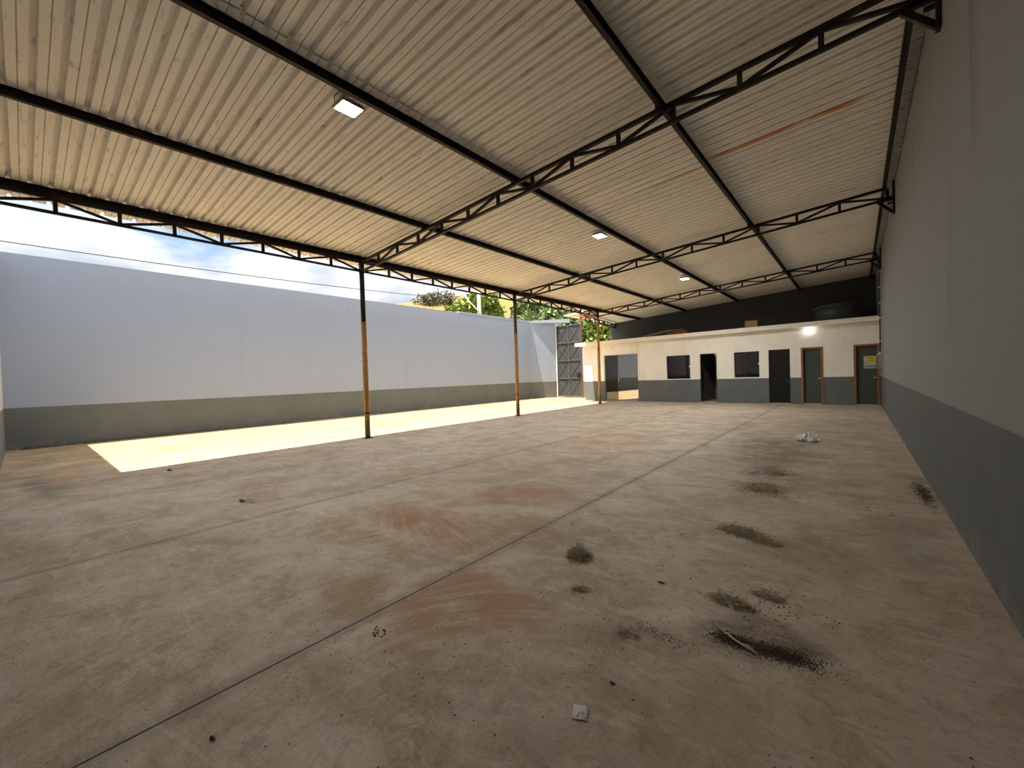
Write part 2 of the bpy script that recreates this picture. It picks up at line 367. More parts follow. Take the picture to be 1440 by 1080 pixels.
# ------------------------------------------------------------------ main dimensions (metres)
XR, XL, XC = .61, -15.285, -9.08
YREAR, YBACK = -.30, 22.05
TY = [5.33, 11.09, 17.07]
SL = .0645
def roofz(x): return 4.36 + SL*(x - XC)        # underside of the roof sheets
PZ = .105                                         # purlin depth

# ------------------------------------------------------------------ setting
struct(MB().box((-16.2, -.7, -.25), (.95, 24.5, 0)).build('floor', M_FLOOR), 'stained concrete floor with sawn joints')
struct(MB().box((-90, -30, -.40), (60, 130, -.26)).build('ground', M_ASPH), 'bare ground outside the yard')
struct(MB().box((XR, -.6, 0), (XR+.2, 22.3, 5.25)).build('wall_right', M_RIGHT), 'tall grey wall on the right with dark dado')
struct(MB().box((XL-.25, YREAR-.2, 0), (XR, YREAR, 4.67)).build('wall_rear', M_REAR), 'rear wall behind the viewpoint')
YK = 20.05; GK, GS = .7, 1.39
struct(MB().box((XL-.2, -.5, 0), (XL, YK, 4.674)).build('wall_left', M_LEFT), 'long pale grey boundary wall with dark dado')
G0 = Vector((XL+GK*GS, YK+GS, 0)); G1 = Vector((-12.45, 21.35, 0))
wb = MB(); k0 = Vector((XL, YK, 0)); nrm = Vector((-1, GK, 0)).normalized()*.2
wb.add([k0, G0, G0+nrm, k0+nrm, k0+Vector((0,0,4.62)), G0+Vector((0,0,4.62)), G0+nrm+Vector((0,0,4.62)), k0+nrm+Vector((0,0,4.62))],
       [(0,3,2,1),(4,5,6,7),(0,1,5,4),(1,2,6,5),(2,3,7,6),(3,0,4,7)])
struct(fix(wb.build('wall_gate_side', M_LEFT)), 'short angled wall beside the gate')
# coping along the far end of the wall, past the gate
cb = MB(); cb.box((XL-.22, 14.2, 4.62), (XL+.03, YK-.02, 4.74))
struct(fix(cb.build('trim_1', M_LEFT)), 'white coping on the far end of the left wall')
cb = MB(); a = k0+Vector((.02, 0, 4.60)); b = G0+Vector((.75, .4, 4.60)); n2 = Vector((-.5, 1.2, 0)).normalized()*.24
cb.add([a, b, b+n2, a+n2, a+Vector((0,0,.14)), b+Vector((0,0,.24)), b+n2+Vector((0,0,.24)), a+n2+Vector((0,0,.14))],
       [(0,3,2,1),(4,5,6,7),(0,1,5,4),(1,2,6,5),(2,3,7,6),(3,0,4,7)])
struct(fix(cb.build('trim_2', M_LEFT)), 'white coping over the angled wall')
struct(MB().box((G1.x+.05, 21.3, 0), (-10.9, 21.45, 2.9)).build('wall_gate', M_LEFT))
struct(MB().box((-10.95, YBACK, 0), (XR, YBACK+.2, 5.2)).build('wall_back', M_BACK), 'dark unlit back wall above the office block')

# ------------------------------------------------------------------ roof sheets (ceiling)
def profile(y0, y1, dz=0.):
    """trapezoid sheet profile: list of (y, z)"""
    pts = []; P = .2; k = math.floor(y0/P)
    base = [(0, 0), (.066, 0), (.069, .005), (.075, .005), (.078, 0), (.142, 0), (.149, .044), (.157, .052), (.184, .052), (.192, .044)]
    while k*P < y1:
        for a, z in base:
            y = k*P + a
            if y0-1e-6 <= y <= y1+1e-6: pts.append((y, z+dz))
        k += 1
    return pts
def sheet_run(name, x0, x1, ya, yb, dz, label):
    mb = MB(); y = ya; i = 0
    while y < yb-.05:
        ye = min(y+1.0+.0801, yb)
        pr = profile(y, ye, dz + (.0045 if i % 2 else 0))
        n = len(pr); xs = [x0, x1]; k = len(mb.v); th = .0015
        for side in (0, th):
            for x in xs:
                for (yy, zz) in pr: mb.v.append((x, yy, roofz(x)+zz+side))
        for j in range(n-1):
            a = k+j; mb.f.append((a, a+n, a+n+1, a+1))
            b = k+2*n+j; mb.f.append((b, b+1, b+n+1, b+n))
            mb.f.append((a, a+1, b+1, b)); mb.f.append((a+n, b+n, b+n+1, a+n+1))
        mb.f.append((k, k+2*n, k+3*n, k+n)); e = k+n-1; mb.f.append((e, e+n, e+3*n, e+2*n))
        y += 1.0; i += 1
    return struct(mb.build(name, M_ROOF), label)
sheet_run('ceiling', -9.77, -4.15, -.4, 17.2, .004, 'cream corrugated roof sheets, lower run')
sheet_run('ceiling.001', -4.45, XR+.0, -.4, 22.2, .022, 'cream corrugated roof sheets, upper run')
sheet_run('ceiling.002', -10.95, -4.15, 17.1, 22.2, .004, 'corrugated roof sheets above the office block')

# ------------------------------------------------------------------ purlins
PX = [-9.08, -6.66, -4.28, -1.87, .46]
plab = ['dark steel purlin along the open eave above the columns', 'dark steel purlin next in from the eave', 'dark steel purlin carrying the three floodlights',
        'dark steel purlin between the floodlight purlin and the right wall', 'dark steel purlin hard against the right wall']
for i, x in enumerate(PX):
    zt = roofz(x); mb = MB(); w = .055 if i else .07
    # C-section: web and two flanges
    mb.box((x-w/2, YREAR+.02, zt-PZ), (x-w/2+.006, 22.0, zt-.001)); mb.box((x-w/2, YREAR+.02, zt-PZ), (x+w/2, 22.0, zt-PZ+.006)); mb.box((x-w/2, YREAR+.02, zt-.007), (x+w/2, 22.0, zt-.001))
    tag(mb.build('purlin', M_STEEL), plab[i], 'beam', 'roof purlins')

# ------------------------------------------------------------------ roof trusses across the hall
NPAN = 13; x0t, x1t = XC+.0, .50; dxp = (x1t-x0t)/NPAN
def truss(Y, label, ext=None):
    t = thing('roof_truss', label, 'roof truss', (XC, Y, roofz(XC)-.37), 'sloping roof trusses')
    top = lambda x: roofz(x)-PZ-.022; bot = lambda x: roofz(x)-.345
    MB().beam((x0t, Y, top(x0t)), (x1t, Y, top(x1t)), .055, .05).build('top_chord', M_STEEL, t)
    MB().beam((x0t+.04, Y, bot(x0t)), (x1t, Y, bot(x1t)), .05, .042).build('bottom_chord', M_STEEL, t)
    for i in range(1, NPAN+1):
        x = x0t+dxp*i
        MB().beam((x, Y, bot(x)+.018), (x, Y, top(x)-.02), .045, .05, (1, 0, 0)).build('post', M_STEEL, t)
    for i in range(NPAN):
        xa = x0t+dxp*i; xb = xa+dxp
        p, q = ((xa, Y, top(xa)-.02), (xb, Y, bot(xb)+.02)) if i % 2 == 0 else ((xa, Y, bot(xa)+.02), (xb, Y, top(xb)-.02))
        MB().beam(p, q, .04, .038).build('diagonal', M_STEEL, t)
    # wall bracket: plate and gusset
    b = MB(); b.box((.575, Y-.05, 4.33), (XR-.002, Y+.05, 4.97)); zb = bot(.45)
    b.beam((.36, Y, zb-.02), (.585, Y, 4.36), .045, .05); b.box((.40, Y-.025, zb-.03), (.585, Y+.025, zb+.05))
    b.beam((.5, Y, zb-.08), (.585, Y, zb-.08), .04, .03)
    b.build('wall_bracket', M_STEEL, t)
    for x in PX[1:4]:
        MB().box((x-.06, Y-.035, roofz(x)-PZ-.002), (x-.03, Y+.035, roofz(x)-.02)).build('purlin_cleat', M_STEEL, t)
    if ext:
        e = MB(); xe = ext; e.beam((XC-.05, Y, top(XC)), (xe, Y, top(xe)), .05, .045); e.beam((XC-.05, Y, bot(XC)), (xe, Y, bot(xe)), .05, .04)
        n = 2
        for i in range(1, n+1):
            x = XC+(xe-XC)*i/n; e.beam((x, Y, bot(x)), (x, Y, top(x)), .05, .05, (1,0,0))
        for i in range(n):
            xa = XC+(xe-XC)*i/n; xb = XC+(xe-XC)*(i+1)/n; p, q = ((bot(xa), top(xb)) if i % 2 else (top(xa), bot(xb))); e.beam((xa, Y, p), (xb, Y, q), .045, .045)
        o = e.build('truss_extension', M_SUNLIT_RUST, t); o['label'] = 'rusty end piece past the column, coloured sunlit orange'
    return t
truss(TY[0], 'dark steel lattice roof truss rising from the nearest column')
truss(TY[1], 'dark steel lattice roof truss over the middle column')
truss(TY[2], 'dark steel lattice roof truss nearest the office block, with rusty end', ext=-10.0)

# ------------------------------------------------------------------ eave girders between the columns
def girder(A, B, n, par, label, mat=M_STEEL, group='lattice girders along the eave'):
    A = Vector(A); B = Vector(B); t = thing('eave_girder', label, 'girder', (A.x, A.y, A.z-.25), group)
    zt, zb = -.026, -.245
    MB().beam(A+Vector((0,0,zt)), B+Vector((0,0,zt)), .055, .048).build('top_chord', mat, t)
    MB().beam(A+Vector((0,0,zb)), B+Vector((0,0,zb)), .045, .04).build('bottom_chord', mat, t)
    for i in range(0 if par == 2 else 1, n + (1 if par == 2 else 0)):
        p = A.lerp(B, i/n); MB().beam(p+Vector((0,0,zb)), p+Vector((0,0,zt)), .045, .05, (0,1,0)).build('post', mat, t)
    for i in range(n):
        p = A.lerp(B, i/n); q = A.lerp(B, (i+1)/n); up = (i % 2 == 0) if par != 1 else (i % 2 == 1)
        a, b = (zb+.015, zt-.02) if up else (zt-.02, zb+.015)
        MB().beam(p+Vector((0,0,a)), q+Vector((0,0,b)), .04, .036).build('diagonal', mat, t)
    return t
ZE = roofz(XC)-PZ
girder((XC, YREAR+.01, ZE), (XC, TY[0]-.05, ZE), 8, 0, 'eave girder running left from the nearest column out of view')
girder((XC, TY[0]+.05, ZE), (XC, TY[1]-.05, ZE), 8, 0, 'eave girder between the nearest and the middle column')
girder((XC, TY[1]+.05, ZE), (XC, TY[2]-.05, ZE), 8, 0, 'eave girder between the middle and the farthest column')
girder((-10.0, TY[2]+.03, roofz(-10.0)-.05), (-10.62, YBACK-.02, roofz(-10.6)-.05), 8, 2, 'eave girder from the rusty truss end to the back wall')

# ------------------------------------------------------------------ columns
def column(Y, rings, label, zsplit, um=None):
    t = thing('column', label, 'column', (XC, Y, 0), 'steel tube columns on the open side')
    MB().tube([(XC, Y, zsplit), (XC, Y, ZE-.245)], .056, 16).build('upper_tube', um or M_STEEL, t, True)
    MB().box((XC-.045, Y-.045, ZE-.29), (XC+.045, Y+.045, ZE+.005)).build('head_plate', M_STEEL, t)
    mb = MB(); mb.tube([(XC, Y, 0), (XC, Y, zsplit)], .063, 18).build('lower_tube', M_COL, t, True)
    for z in rings:
        MB().tube([(XC, Y, z-.012), (XC, Y, z+.012)], .071, 18).build('ring', M_STEEL if z < 1 else M_COL, t, True)
    MB().tube([(XC, Y, zsplit-.03), (XC, Y, zsplit+.012)], .071, 18).build('collar', M_COL, t, True)
    MB().box((XC-.09, Y-.09, 0), (XC+.09, Y+.09, .012)).build('base_plate', M_STEEL, t)
column(TY[0], [2.04, 1.87, .60], 'nearest ochre and black steel column on the open side', 2.78)
column(TY[1], [2.13, .74], 'middle ochre and brown steel column on the open side', 2.85, M_BROWN)
column(TY[2], [1.76, 1.2], 'farthest yellow steel column, just in front of the office block', 2.51, M_COL)

# ------------------------------------------------------------------ floodlights under the third purlin
def flood(x, y, z, label, yaw, glow=440):
    t = thing('floodlight', label, 'floodlight', (x, y, z), 'floodlights under the roof')
    Rm = Matrix.Translation((x, y, z)) @ Matrix.Rotation(math.radians(yaw), 4, 'Z') 
    def T(mb): mb.v = [tuple(Rm @ Vector(v)) for v in mb.v]; return mb
    h = MB().box((-.115, -.135, 0), (.115, .135, .035))
    for k in range(9): h.box((-.10, -.12+k*.029, .035), (.10, -.115+k*.029, .055))
    T(h).build('housing', M_GREYBOX, t)
    f = MB(); f.box((-.118, -.138, -.006), (.118, -.122, .004)); f.box((-.118, .122, -.006), (.118, .138, .004)); f.box((-.118, -.122, -.006), (-.104, .122, .004)); f.box((.104, -.122, -.006), (.118, .122, .004))
    T(f).build('rim', M_GREYBOX, t)
    T(MB().box((-.103, -.121, -.004), (.103, .121, -.0005))).build('led_panel', emis('led_panel_glow', (1, .97, .92), glow), t)
    px = -4.30; pz = roofz(px)-PZ
    for sy in (-1, 1): MB().beam((x+.1, y+sy*.13, z+.02), (px, y+sy*.05, pz), .02, .006).build('bracket_arm', M_GREYBOX, t)
    MB().tube([(x-.08, y-.12, z+.03), (x-.06, y-.14, z+.10), (px, y-.20, pz-.002)], .005, 6).build('cable', M_INK, t)
flood(-4.49, 2.55, 4.545, 'nearest lit white floodlight under the roof purlin', 0, 240)
flood(-4.50, 8.66, 4.545, 'middle lit white floodlight under the roof purlin', 0)
flood(-4.50, 14.75, 4.545, 'farthest lit white floodlight under the roof purlin', 0, 760)

# ------------------------------------------------------------------ office block
FA = Vector((-11.1, 19.24, 0)); FB = Vector((XR-.005, 18.711, 0)); FU = (FB-FA).normalized(); FN = Vector((FU.y, -FU.x, 0)); FLEN = (FB-FA).length
def L(u, n, z): return FA + FU*u + FN*n + Vector((0, 0, z))      # u along the front, n outwards (towards the hall)
def ux(x): return (x-FA.x)/FU.x
def lbox(mb, u0, u1, n0, n1, z0, z1):
    vs = [L(u0,n0,z0),L(u1,n0,z0),L(u1,n1,z0),L(u0,n1,z0),L(u0,n0,z1),L(u1,n0,z1),L(u1,n1,z1),L(u0,n1,z1)]
    mb.add(vs, [(0,1,2,3),(7,6,5,4),(0,4,5,1),(1,5,6,2),(2,6,7,3),(3,7,4,0)]); return mb
office = thing('office_block', 'low cream office block with dark grey dado, doors and windows across the far end', 'building', tuple(L(FLEN/2, 0, 0)))
HT = 2.86
ops = [(-9.92, -8.10, 0, 2.31), (-6.70, -5.65, 1.02, 2.09), (-5.23, -4.56, 0, 2.10), (-3.885, -2.98, 1.03, 2.08), (-2.66, -1.955, 0, 2.10), (-1.61, -.947, 0, 2.115), (-.09, .585, 0, 2.11)]
opu = [(ux(a), ux(b), z0, z1) for a, b, z0, z1 in ops]
us = sorted(set([0, FLEN] + [u for o in opu for u in o[:2]])); zs = sorted(set([0, HT] + [z for o in opu for z in o[2:]]))
WT = .16
def solid(i, j):
    if i < 0 or j < 0 or i >= len(us)-1 or j >= len(zs)-1: return False
    um = (us[i]+us[i+1])/2; zm = (zs[j]+zs[j+1])/2
    return not any(a < um < b and c < zm < d for a, b, c, d in opu)
fm = MB()
for i in range(len(us)-1):
    for j in range(len(zs)-1):
        if not solid(i, j): continue
        u0, u1, z0, z1 = us[i], us[i+1], zs[j], zs[j+1]
        fm.add([L(u0,0,z0),L(u1,0,z0),L(u1,0,z1),L(u0,0,z1)], [(0,1,2,3)])
        fm.add([L(u0,-WT,z0),L(u1,-WT,z0),L(u1,-WT,z1),L(u0,-WT,z1)], [(3,2,1,0)])
        if not solid(i-1, j): fm.add([L(u0,0,z0),L(u0,0,z1),L(u0,-WT,z1),L(u0,-WT,z0)], [(0,1,2,3)])
        if not solid(i+1, j): fm.add([L(u1,0,z0),L(u1,0,z1),L(u1,-WT,z1),L(u1,-WT,z0)], [(3,2,1,0)])
        if not solid(i, j-1): fm.add([L(u0,0,z0),L(u0,-WT,z0),L(u1,-WT,z0),L(u1,0,z0)], [(0,1,2,3)])
        if not solid(i, j+1): fm.add([L(u0,0,z1),L(u0,-WT,z1),L(u1,-WT,z1),L(u1,0,z1)], [(3,2,1,0)])
fm.build('front_wall', M_FAC, office)
sm = MB(); lbox(sm, 0, .15, -2.7, -WT, 0, HT); sm.build('side_wall', M_FAC, office)
rs = MB(); lbox(rs, -.38, FLEN, -2.6, .30, HT, HT+.17); rs.build('roof_slab', M_SLAB, office, bevel=.01)
# rooms behind the openings
ra, rb = .17, ux(-7.3)
im = MB(); lbox(im, ra, ra+.04, -2.5, -WT-.01, 0, HT-.01); lbox(im, rb, rb+.1, -2.5, -WT-.01, 0, HT-.01); lbox(im, ra, rb, -2.55, -2.5, 0, HT-.01)
im.build('reception_walls', M_INT, office)
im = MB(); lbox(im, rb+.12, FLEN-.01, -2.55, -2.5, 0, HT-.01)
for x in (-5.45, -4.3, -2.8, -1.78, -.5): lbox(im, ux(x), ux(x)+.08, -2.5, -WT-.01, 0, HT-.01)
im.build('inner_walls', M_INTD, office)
# glass entrance: sliding leaves
u0, u1 = opu[0][:2]
def frame(mb, a, b, z0, z1, n0, n1, w, sill=True):
    lbox(mb, a, a+w, n0, n1, z0, z1); lbox(mb, b-w, b, n0, n1, z0, z1); lbox(mb, a+w, b-w, n0, n1, z1-w, z1)
    if sill: lbox(mb, a+w, b-w, n0, n1, z0, z0+w)
    return mb
dr = frame(MB(), u0, u1, 0.0, 2.31, -.12, -.06, .025).build('glass_entrance', M_ALU, office); dr['label'] = 'wide glass entrance'
um = u0 + (u1-u0)*.40
lbox(MB(), um, u1-.03, -.085, -.077, .03, 2.28).build('glass_leaf', M_MIRG, dr)
lbox(MB(), u0+.03, um+.06, -.112, -.104, .03, 2.28).build('glass_leaf', M_CLEAR, dr)
lbox(MB(), um+.015, um+.04, -.075, -.045, .95, 1.15).build('handle', M_ALU, dr)
# windows
for k in (1, 3):
    a, b, z0, z1 = opu[k]
    w = frame(MB(), a, b, z0, z1, -.13, -.08, .03).build('window', M_BLACK, office); w['label'] = 'black framed sliding window'
    mid = a + (b-a)*.42
    lbox(MB(), mid-.02, mid+.02, -.125, -.085, z0+.03, z1-.03).build('mullion', M_BLACK, w)
    lbox(MB(), a+.03, mid-.02, -.108, -.102, z0+.03, z1-.03).build('pane', M_GLASS, w)
    lbox(MB(), mid+.02, b-.03, -.108, -.102, z0+.03, z1-.03).build('pane', M_GLASS, w)
    s = MB(); lbox(s, a-.0, b+.0, -.08, .02, z0-.0, z0+.018); s.build('sill', M_SLAB, w)
    lbox(MB(), b-.035, b+.02, -.02, .02, z0+.52, z0+.60).build('latch', M_WHITE, w)
# open dark doorway and dark door
a, b, z0, z1 = opu[2]
d = frame(MB(), a, b, z0, z1, -.14, -.06, .025, False).build('doorway', M_BLACK, office); d['label'] = 'dark open doorway between the two windows'
lbox(MB(), b-.05, b-.025, -.75, -.15, .01, z1-.03).build('open_leaf', M_DARKDOOR, d)
lbox(MB(), a, b, -.14, .03, 0, .03).build('threshold', M_PLANK, d)
lbox(MB(), b-.07, b-.03, -.05, .0, z1-.10, z1-.0).build('door_closer', M_WHITE, d)
a, b, z0, z1 = opu[4]
d = frame(MB(), a, b, z0, z1, -.12, -.05, .03, False).build('door', M_BLACK, office); d['label'] = 'black door with a black handle'
lf = lbox(MB(), a+.03, b-.03, -.11, -.07, .03, z1-.03).build('leaf', M_DARKDOOR, d)
hm = MB(); lbox(hm, b-.16, b-.06, -.07, -.045, .80, .96); lbox(hm, b-.32, b-.10, -.05, -.025, .93, .96); hm.build('handle', M_INK, d)
lbox(MB(), a, b, -.14, .03, 0, .03).build('threshold', M_PLANK, d)
for k, hs in ((5, 1), (6, 1)):
    a, b, z0, z1 = opu[k]
    d = MB(); w = .065
    lbox(d, a, a+w, -.15, .015, 0, z1); lbox(d, b-w, b, -.15, .015, 0, z1); lbox(d, a+w, b-w, -.15, .015, z1-w, z1)
    d = d.build('wood_framed_door', M_WOOD, office); d['label'] = 'dark green door in a brown wooden frame'
    lbox(MB(), a+w, b-w, -.14, -.10, .03, z1-w).build('leaf', M_LEAF, d)
    gr = MB()
    for zz in (z1-.55,): lbox(gr, a+w+.01, b-w-.01, -.10, -.094, zz, zz+.02)
    gr.build('rail', M_LEAF, d)
    kn = MB(); lbox(kn, b-w-.09, b-w-.02, -.10, -.05, .93, .97); kn.build('handle', M_ALU, d)
    lbox(MB(), a+w, b-w, -.14, .0, 0, .03).build('threshold', M_PLANK, d)

# lamps on the office front
def bulb_holder(x, z, lit, label):
    u = ux(x); t = thing('wall_lamp', label, 'lamp', tuple(L(u, .005, z)), 'lamps on the office front')
    p = [L(u, .0, z), L(u, .05, z-.01), L(u, .085, z-.035)]
    MB().tube(p, [.03, .022, .02], 10).build('holder', M_WHITE, t, True)
    if lit:
        c = L(u, .10, z-.06); bm = bmesh.new(); bmesh.ops.create_uvsphere(bm, u_segments=14, v_segments=10, radius=.042, matrix=Matrix.Translation(c))
        me = bpy.data.meshes.new('bulb'); bm.to_mesh(me); bm.free(); me.materials.append(M_BULB); o = bpy.data.objects.new('bulb', me); COL.objects.link(o); o.parent = t; o.matrix_parent_inverse = t.matrix_basis.inverted()
bulb_holder(-1.34, 2.80, True, 'lit bulb on the office front above the two wooden framed doors')
bulb_holder(-9.42, 2.70, False, 'unlit bulb holder above the glass entrance')
bulb_holder(-5.86, 2.69, False, 'unlit bulb holder above the right edge of the first window')

# ------------------------------------------------------------------ things lying on the office roof
ZS = HT+.171
t = thing('water_tank', 'round dark water tank on the office roof near the right wall', 'tank', (-.55, 20.4, ZS))
MB().tube([(-.55,20.4,ZS),(-.55,20.4,ZS+.25),(-.55,20.4,ZS+.60)], [.60,.68,.76], 36).build('body', M_TANK, t, True)
MB().tube([(-.55,20.4,ZS+.60),(-.55,20.4,ZS+.655)], [.79,.79], 36).build('rim', M_TANK, t, True)
MB().tube([(-.55,20.4,ZS+.655),(-.55,20.4,ZS+.72),(-.55,20.4,ZS+.76)], [.77,.6,.25], 36).build('lid', M_TANK, t, True)
MB().tube([(-.55,20.4,ZS+.30),(-.55,20.4,ZS+.33)], [.712,.718], 36).build('band', M_TANK, t, True)
t = thing('cardboard_box', 'brown cardboard box on the front edge of the office roof', 'box', (-3.25, 19.1, ZS))
MB().box((-3.47, 18.98, ZS), (-3.03, 19.35, ZS+.30)).build('body', M_CARD, t, bevel=.004)
MB().beam((-3.25, 18.965, ZS+.29), (-3.25, 19.36, ZS+.305), .05, .006).build('tape', M_PLANK, t)
tag(MB().beam((-8.3, 19.9, ZS+.07), (-6.75, 20.0, ZS+.315), .35, .03).build('plank', M_PLANK), 'long pale plank lying tilted on the office roof', 'plank', 'planks on the office roof')
tag(MB().beam((-6.70, 20.0, ZS+.285), (-6.2, 20.0, ZS+.30), .30, .03).build('plank', M_PLANK), 'short pale plank at the raised end of the long one', 'plank', 'planks on the office roof')
bsp = MB(); bsp.box((-6.9, 19.8, ZS), (-6.0, 20.3, ZS+.24)); tag(bsp.build('timber_stack', M_BRICK), 'dark reddish stack under the planks on the office roof', 'timber')
for i, (bx, by, rz) in enumerate([(-9.9, 20.1, .2), (-9.62, 20.0, -.3), (-9.35, 20.2, .5)]):
    mb = MB().box((-.11, -.06, 0), (.11, .06, .09)); R_ = Matrix.Translation((bx, by, ZS)) @ Matrix.Rotation(rz, 4, 'Z'); mb.v = [tuple(R_ @ Vector(v)) for v in mb.v]
    tag(mb.build('brick', M_BRICK), ['leftmost', 'middle', 'rightmost'][i]+' of three red bricks at the left end of the office roof', 'brick', 'bricks on the office roof')

# ------------------------------------------------------------------ electrical box and conduit on the right wall
t = thing('electrical_box', 'grey electrical box with its door open and a yellow sticker, on the right wall', 'electrical box', (.55, 17.6, 1.27))
MB().box((.47, 17.53, 1.27), (XR-.002, 17.95, 1.68)).build('body', M_GREYBOX, t, bevel=.006)
dpan = MB().box((.165, 17.50, 1.275), (.475, 17.525, 1.675)).build('door', M_PANELIN, t, bevel=.003)
MB().box((.235, 17.494, 1.47), (.46, 17.4995, 1.655)).build('sticker', M_YEL, dpan)
ink = MB()
for row, (zz, xa, xb, n) in enumerate([(1.585, .285, .395, 5), (1.505, .27, .42, 7)]):
    for k in range(n):
        xx = xa+(xb-xa)*k/n; ink.box((xx, 17.491, zz), (xx+(xb-xa)/n*.35, 17.4938, zz+.035)); ink.box((xx, 17.491, zz+(.026 if k % 2 else .0)), (xx+(xb-xa)/n*.8, 17.4938, zz+(.035 if k % 2 else .010)))
ink.build('lettering', M_INK, dpan)
for k in range(4):
    x = .205+k*.077; MB().box((x-.022, 17.485, 1.325), (x+.022, 17.4995, 1.36)).build('breaker_switch', M_INK, dpan)
t = thing('conduit', 'black conduit with white clamps running up the right wall corner', 'pipe', (.58, 18.0, 1.7))
yy = 17.75
MB().tube([(.578, yy, 1.79), (.578, yy, 4.88)], .016, 10).build('pipe', M_INK, t, True)
MB().tube([(.50, yy, 1.685), (.515, yy, 1.72), (.56, yy, 1.75), (.578, yy, 1.80)], .019, 10).build('elbow', M_WHITE, t, True)
for z in (2.12, 2.87, 3.35, 3.85, 4.35): MB().box((.555, yy-.022, z), (.608, yy+.022, z+.035)).build('clamp', M_WHITE, t)

# ------------------------------------------------------------------ gate
g = thing('gate', 'tall dark sheet metal gate with cross braces at the far left corner', 'gate', tuple((G0+G1)/2))
GD = (G1-G0); GL = GD.length; gu = GD.normalized(); gn = Vector((gu.y, -gu.x, 0))
def GP(u, n, z): return G0 + gu*u + gn*n + Vector((0, 0, z))
def gbox(mb, u0, u1, n0, n1, z0, z1):
    vs = [GP(u0,n0,z0),GP(u1,n0,z0),GP(u1,n1,z0),GP(u0,n1,z0),GP(u0,n0,z1),GP(u1,n0,z1),GP(u1,n1,z1),GP(u0,n1,z1)]
    return mb.add(vs, [(0,1,2,3),(7,6,5,4),(0,4,5,1),(1,5,6,2),(2,6,7,3),(3,7,4,0)])
GH = 4.40
gbox(MB(), .05, GL-.05, -.01, .0, .06, GH).build('sheet', M_GATE, g)
fr = MB()
for u in (.05, GL/2-.02, GL-.09): gbox(fr, u, u+.04, 0, .04, .04, GH)
rows = [.06, 1.14, 2.22, 3.30, GH-.05]
for z in rows: gbox(fr, .05, GL-.05, 0, .045, z, z+.05)
fr.build('frame', M_GATEBAR, g)
for r in range(4):
    for c in range(2):
        ua = .09+c*(GL/2-.04); ub = ua+GL/2-.11; za, zb_ = rows[r]+.05, rows[r+1]
        MB().beam(GP(ua, .015, zb_), GP(ub, .015, za), .012, .035, gn).build('brace', M_GATEBAR, g)
        MB().beam(GP(ua, .010, za), GP(ub, .010, zb_), .008, .025, gn).build('brace', M_GATEBAR, g)
lk = MB(); gbox(lk, GL-.42, GL-.06, .045, .075, 1.35, 1.41); gbox(lk, GL-.30, GL-.16, .04, .08, 1.25, 1.50); lk.build('bolt', M_STEEL, g)
pp = MB(); gbox(pp, GL-.04, GL+.05, -.05, .05, 0, 4.52); tag(pp.build('gate_post', M_BROWN), 'dark rusty post at the right edge of the gate', 'post')
pp = MB(); gbox(pp, .0, .05, -.03, .05, 0, 4.55); tag(pp.build('gate_post', M_SLAB), 'white post at the left edge of the gate', 'post')
# thin leaning rod on the angled wall
tag(MB().tube([G0-Vector((.55, 1.1, -4.58))+Vector((.08, -.03, 0)), G0-Vector((.46, .92, -3.95))+Vector((.08, -.03, 0))], .014, 6).build('rod', M_GREYBOX), 'thin grey rod hanging on the angled wall beside the gate', 'rod')

# ------------------------------------------------------------------ things beyond the wall
t = thing('utility_pole', 'pale utility pole with a slanted brace behind the left wall', 'pole', (-19, 19.5, -.26))
MB().tube([(-19, 19.5, -.26), (-19, 19.5, 7.9)], [.16, .11], 14).build('shaft', simple('concrete_pole', (.33, .33, .31), .8), t, True)
MB().tube([(-19, 19.45, 5.75), (-19, 17.6, 6.95)], .045, 8).build('brace', M_WHITE, t, True)
def wire(p, q, sag, label):
    p = Vector(p); q = Vector(q); pts = [p.lerp(q, i/30)-Vector((0,0,sag*4*(i/30)*(1-i/30))) for i in range(31)]
    tag(MB().tube(pts, .016, 5).build('overhead_wire', M_INK, None, True), label, 'wire')
wire((-19, -6, 5.85), (-19, 19.33, 6.42), .28, 'dark overhead wire above the left wall')

def hill():
    ridge = [(0, .07), (15, .10), (24, .13), (29, .155), (35.7, .182), (43.6, .207), (49.5, .201), (52.3, .193), (55.1, .184), (57.9, .178), (60, .170), (64, .15), (70, .09), (80, .03), (95, .0)]
    def rg(t):
        for (a, b), (c, d) in zip(ridge, ridge[1:]):
            if a <= t <= c: return b+(d-b)*(t-a)/(c-a)
        return 0
    mb = MB(); NA, NR = 150, 44
    for i in range(NA+1):
        th = 95*i/NA; a = math.radians(th)
        for j in range(NR+1):
            f = j/NR; r = 32+48*f
            h = 1.37+70*rg(th)
            s = min(1, f/.79); s = s*s*(3-2*s)*.55+s*.45
            z = h*s - max(0, f-.79)*8
            z += (noise.noise(Vector((r*.12, th*.16, 0)))*1.1+noise.noise(Vector((r*.4, th*.5, 3)))*.35)*s
            z = min(z, 1.37+r*rg(th)) if f > .3 else z
            mb.v.append((-math.sin(a)*r, math.cos(a)*r, z-.35))
    for i in range(NA):
        for j in range(NR):
            k = i*(NR+1)+j; mb.f.append((k, k+NR+1, k+NR+2, k+1))
    o = mb.build('hill', M_HILL, None, True); fix(o); return struct(o, 'orange earth hill with patchy grass beyond the wall')
hill()
def az(px, r):     # ground point at distance r seen in the direction used for image column px
    d = Rv*((px-720)/F_PX) + Fv; d = Vector((d.x, d.y)).normalized(); return d.x*r, d.y*r
def hz(x, y):
    return 0
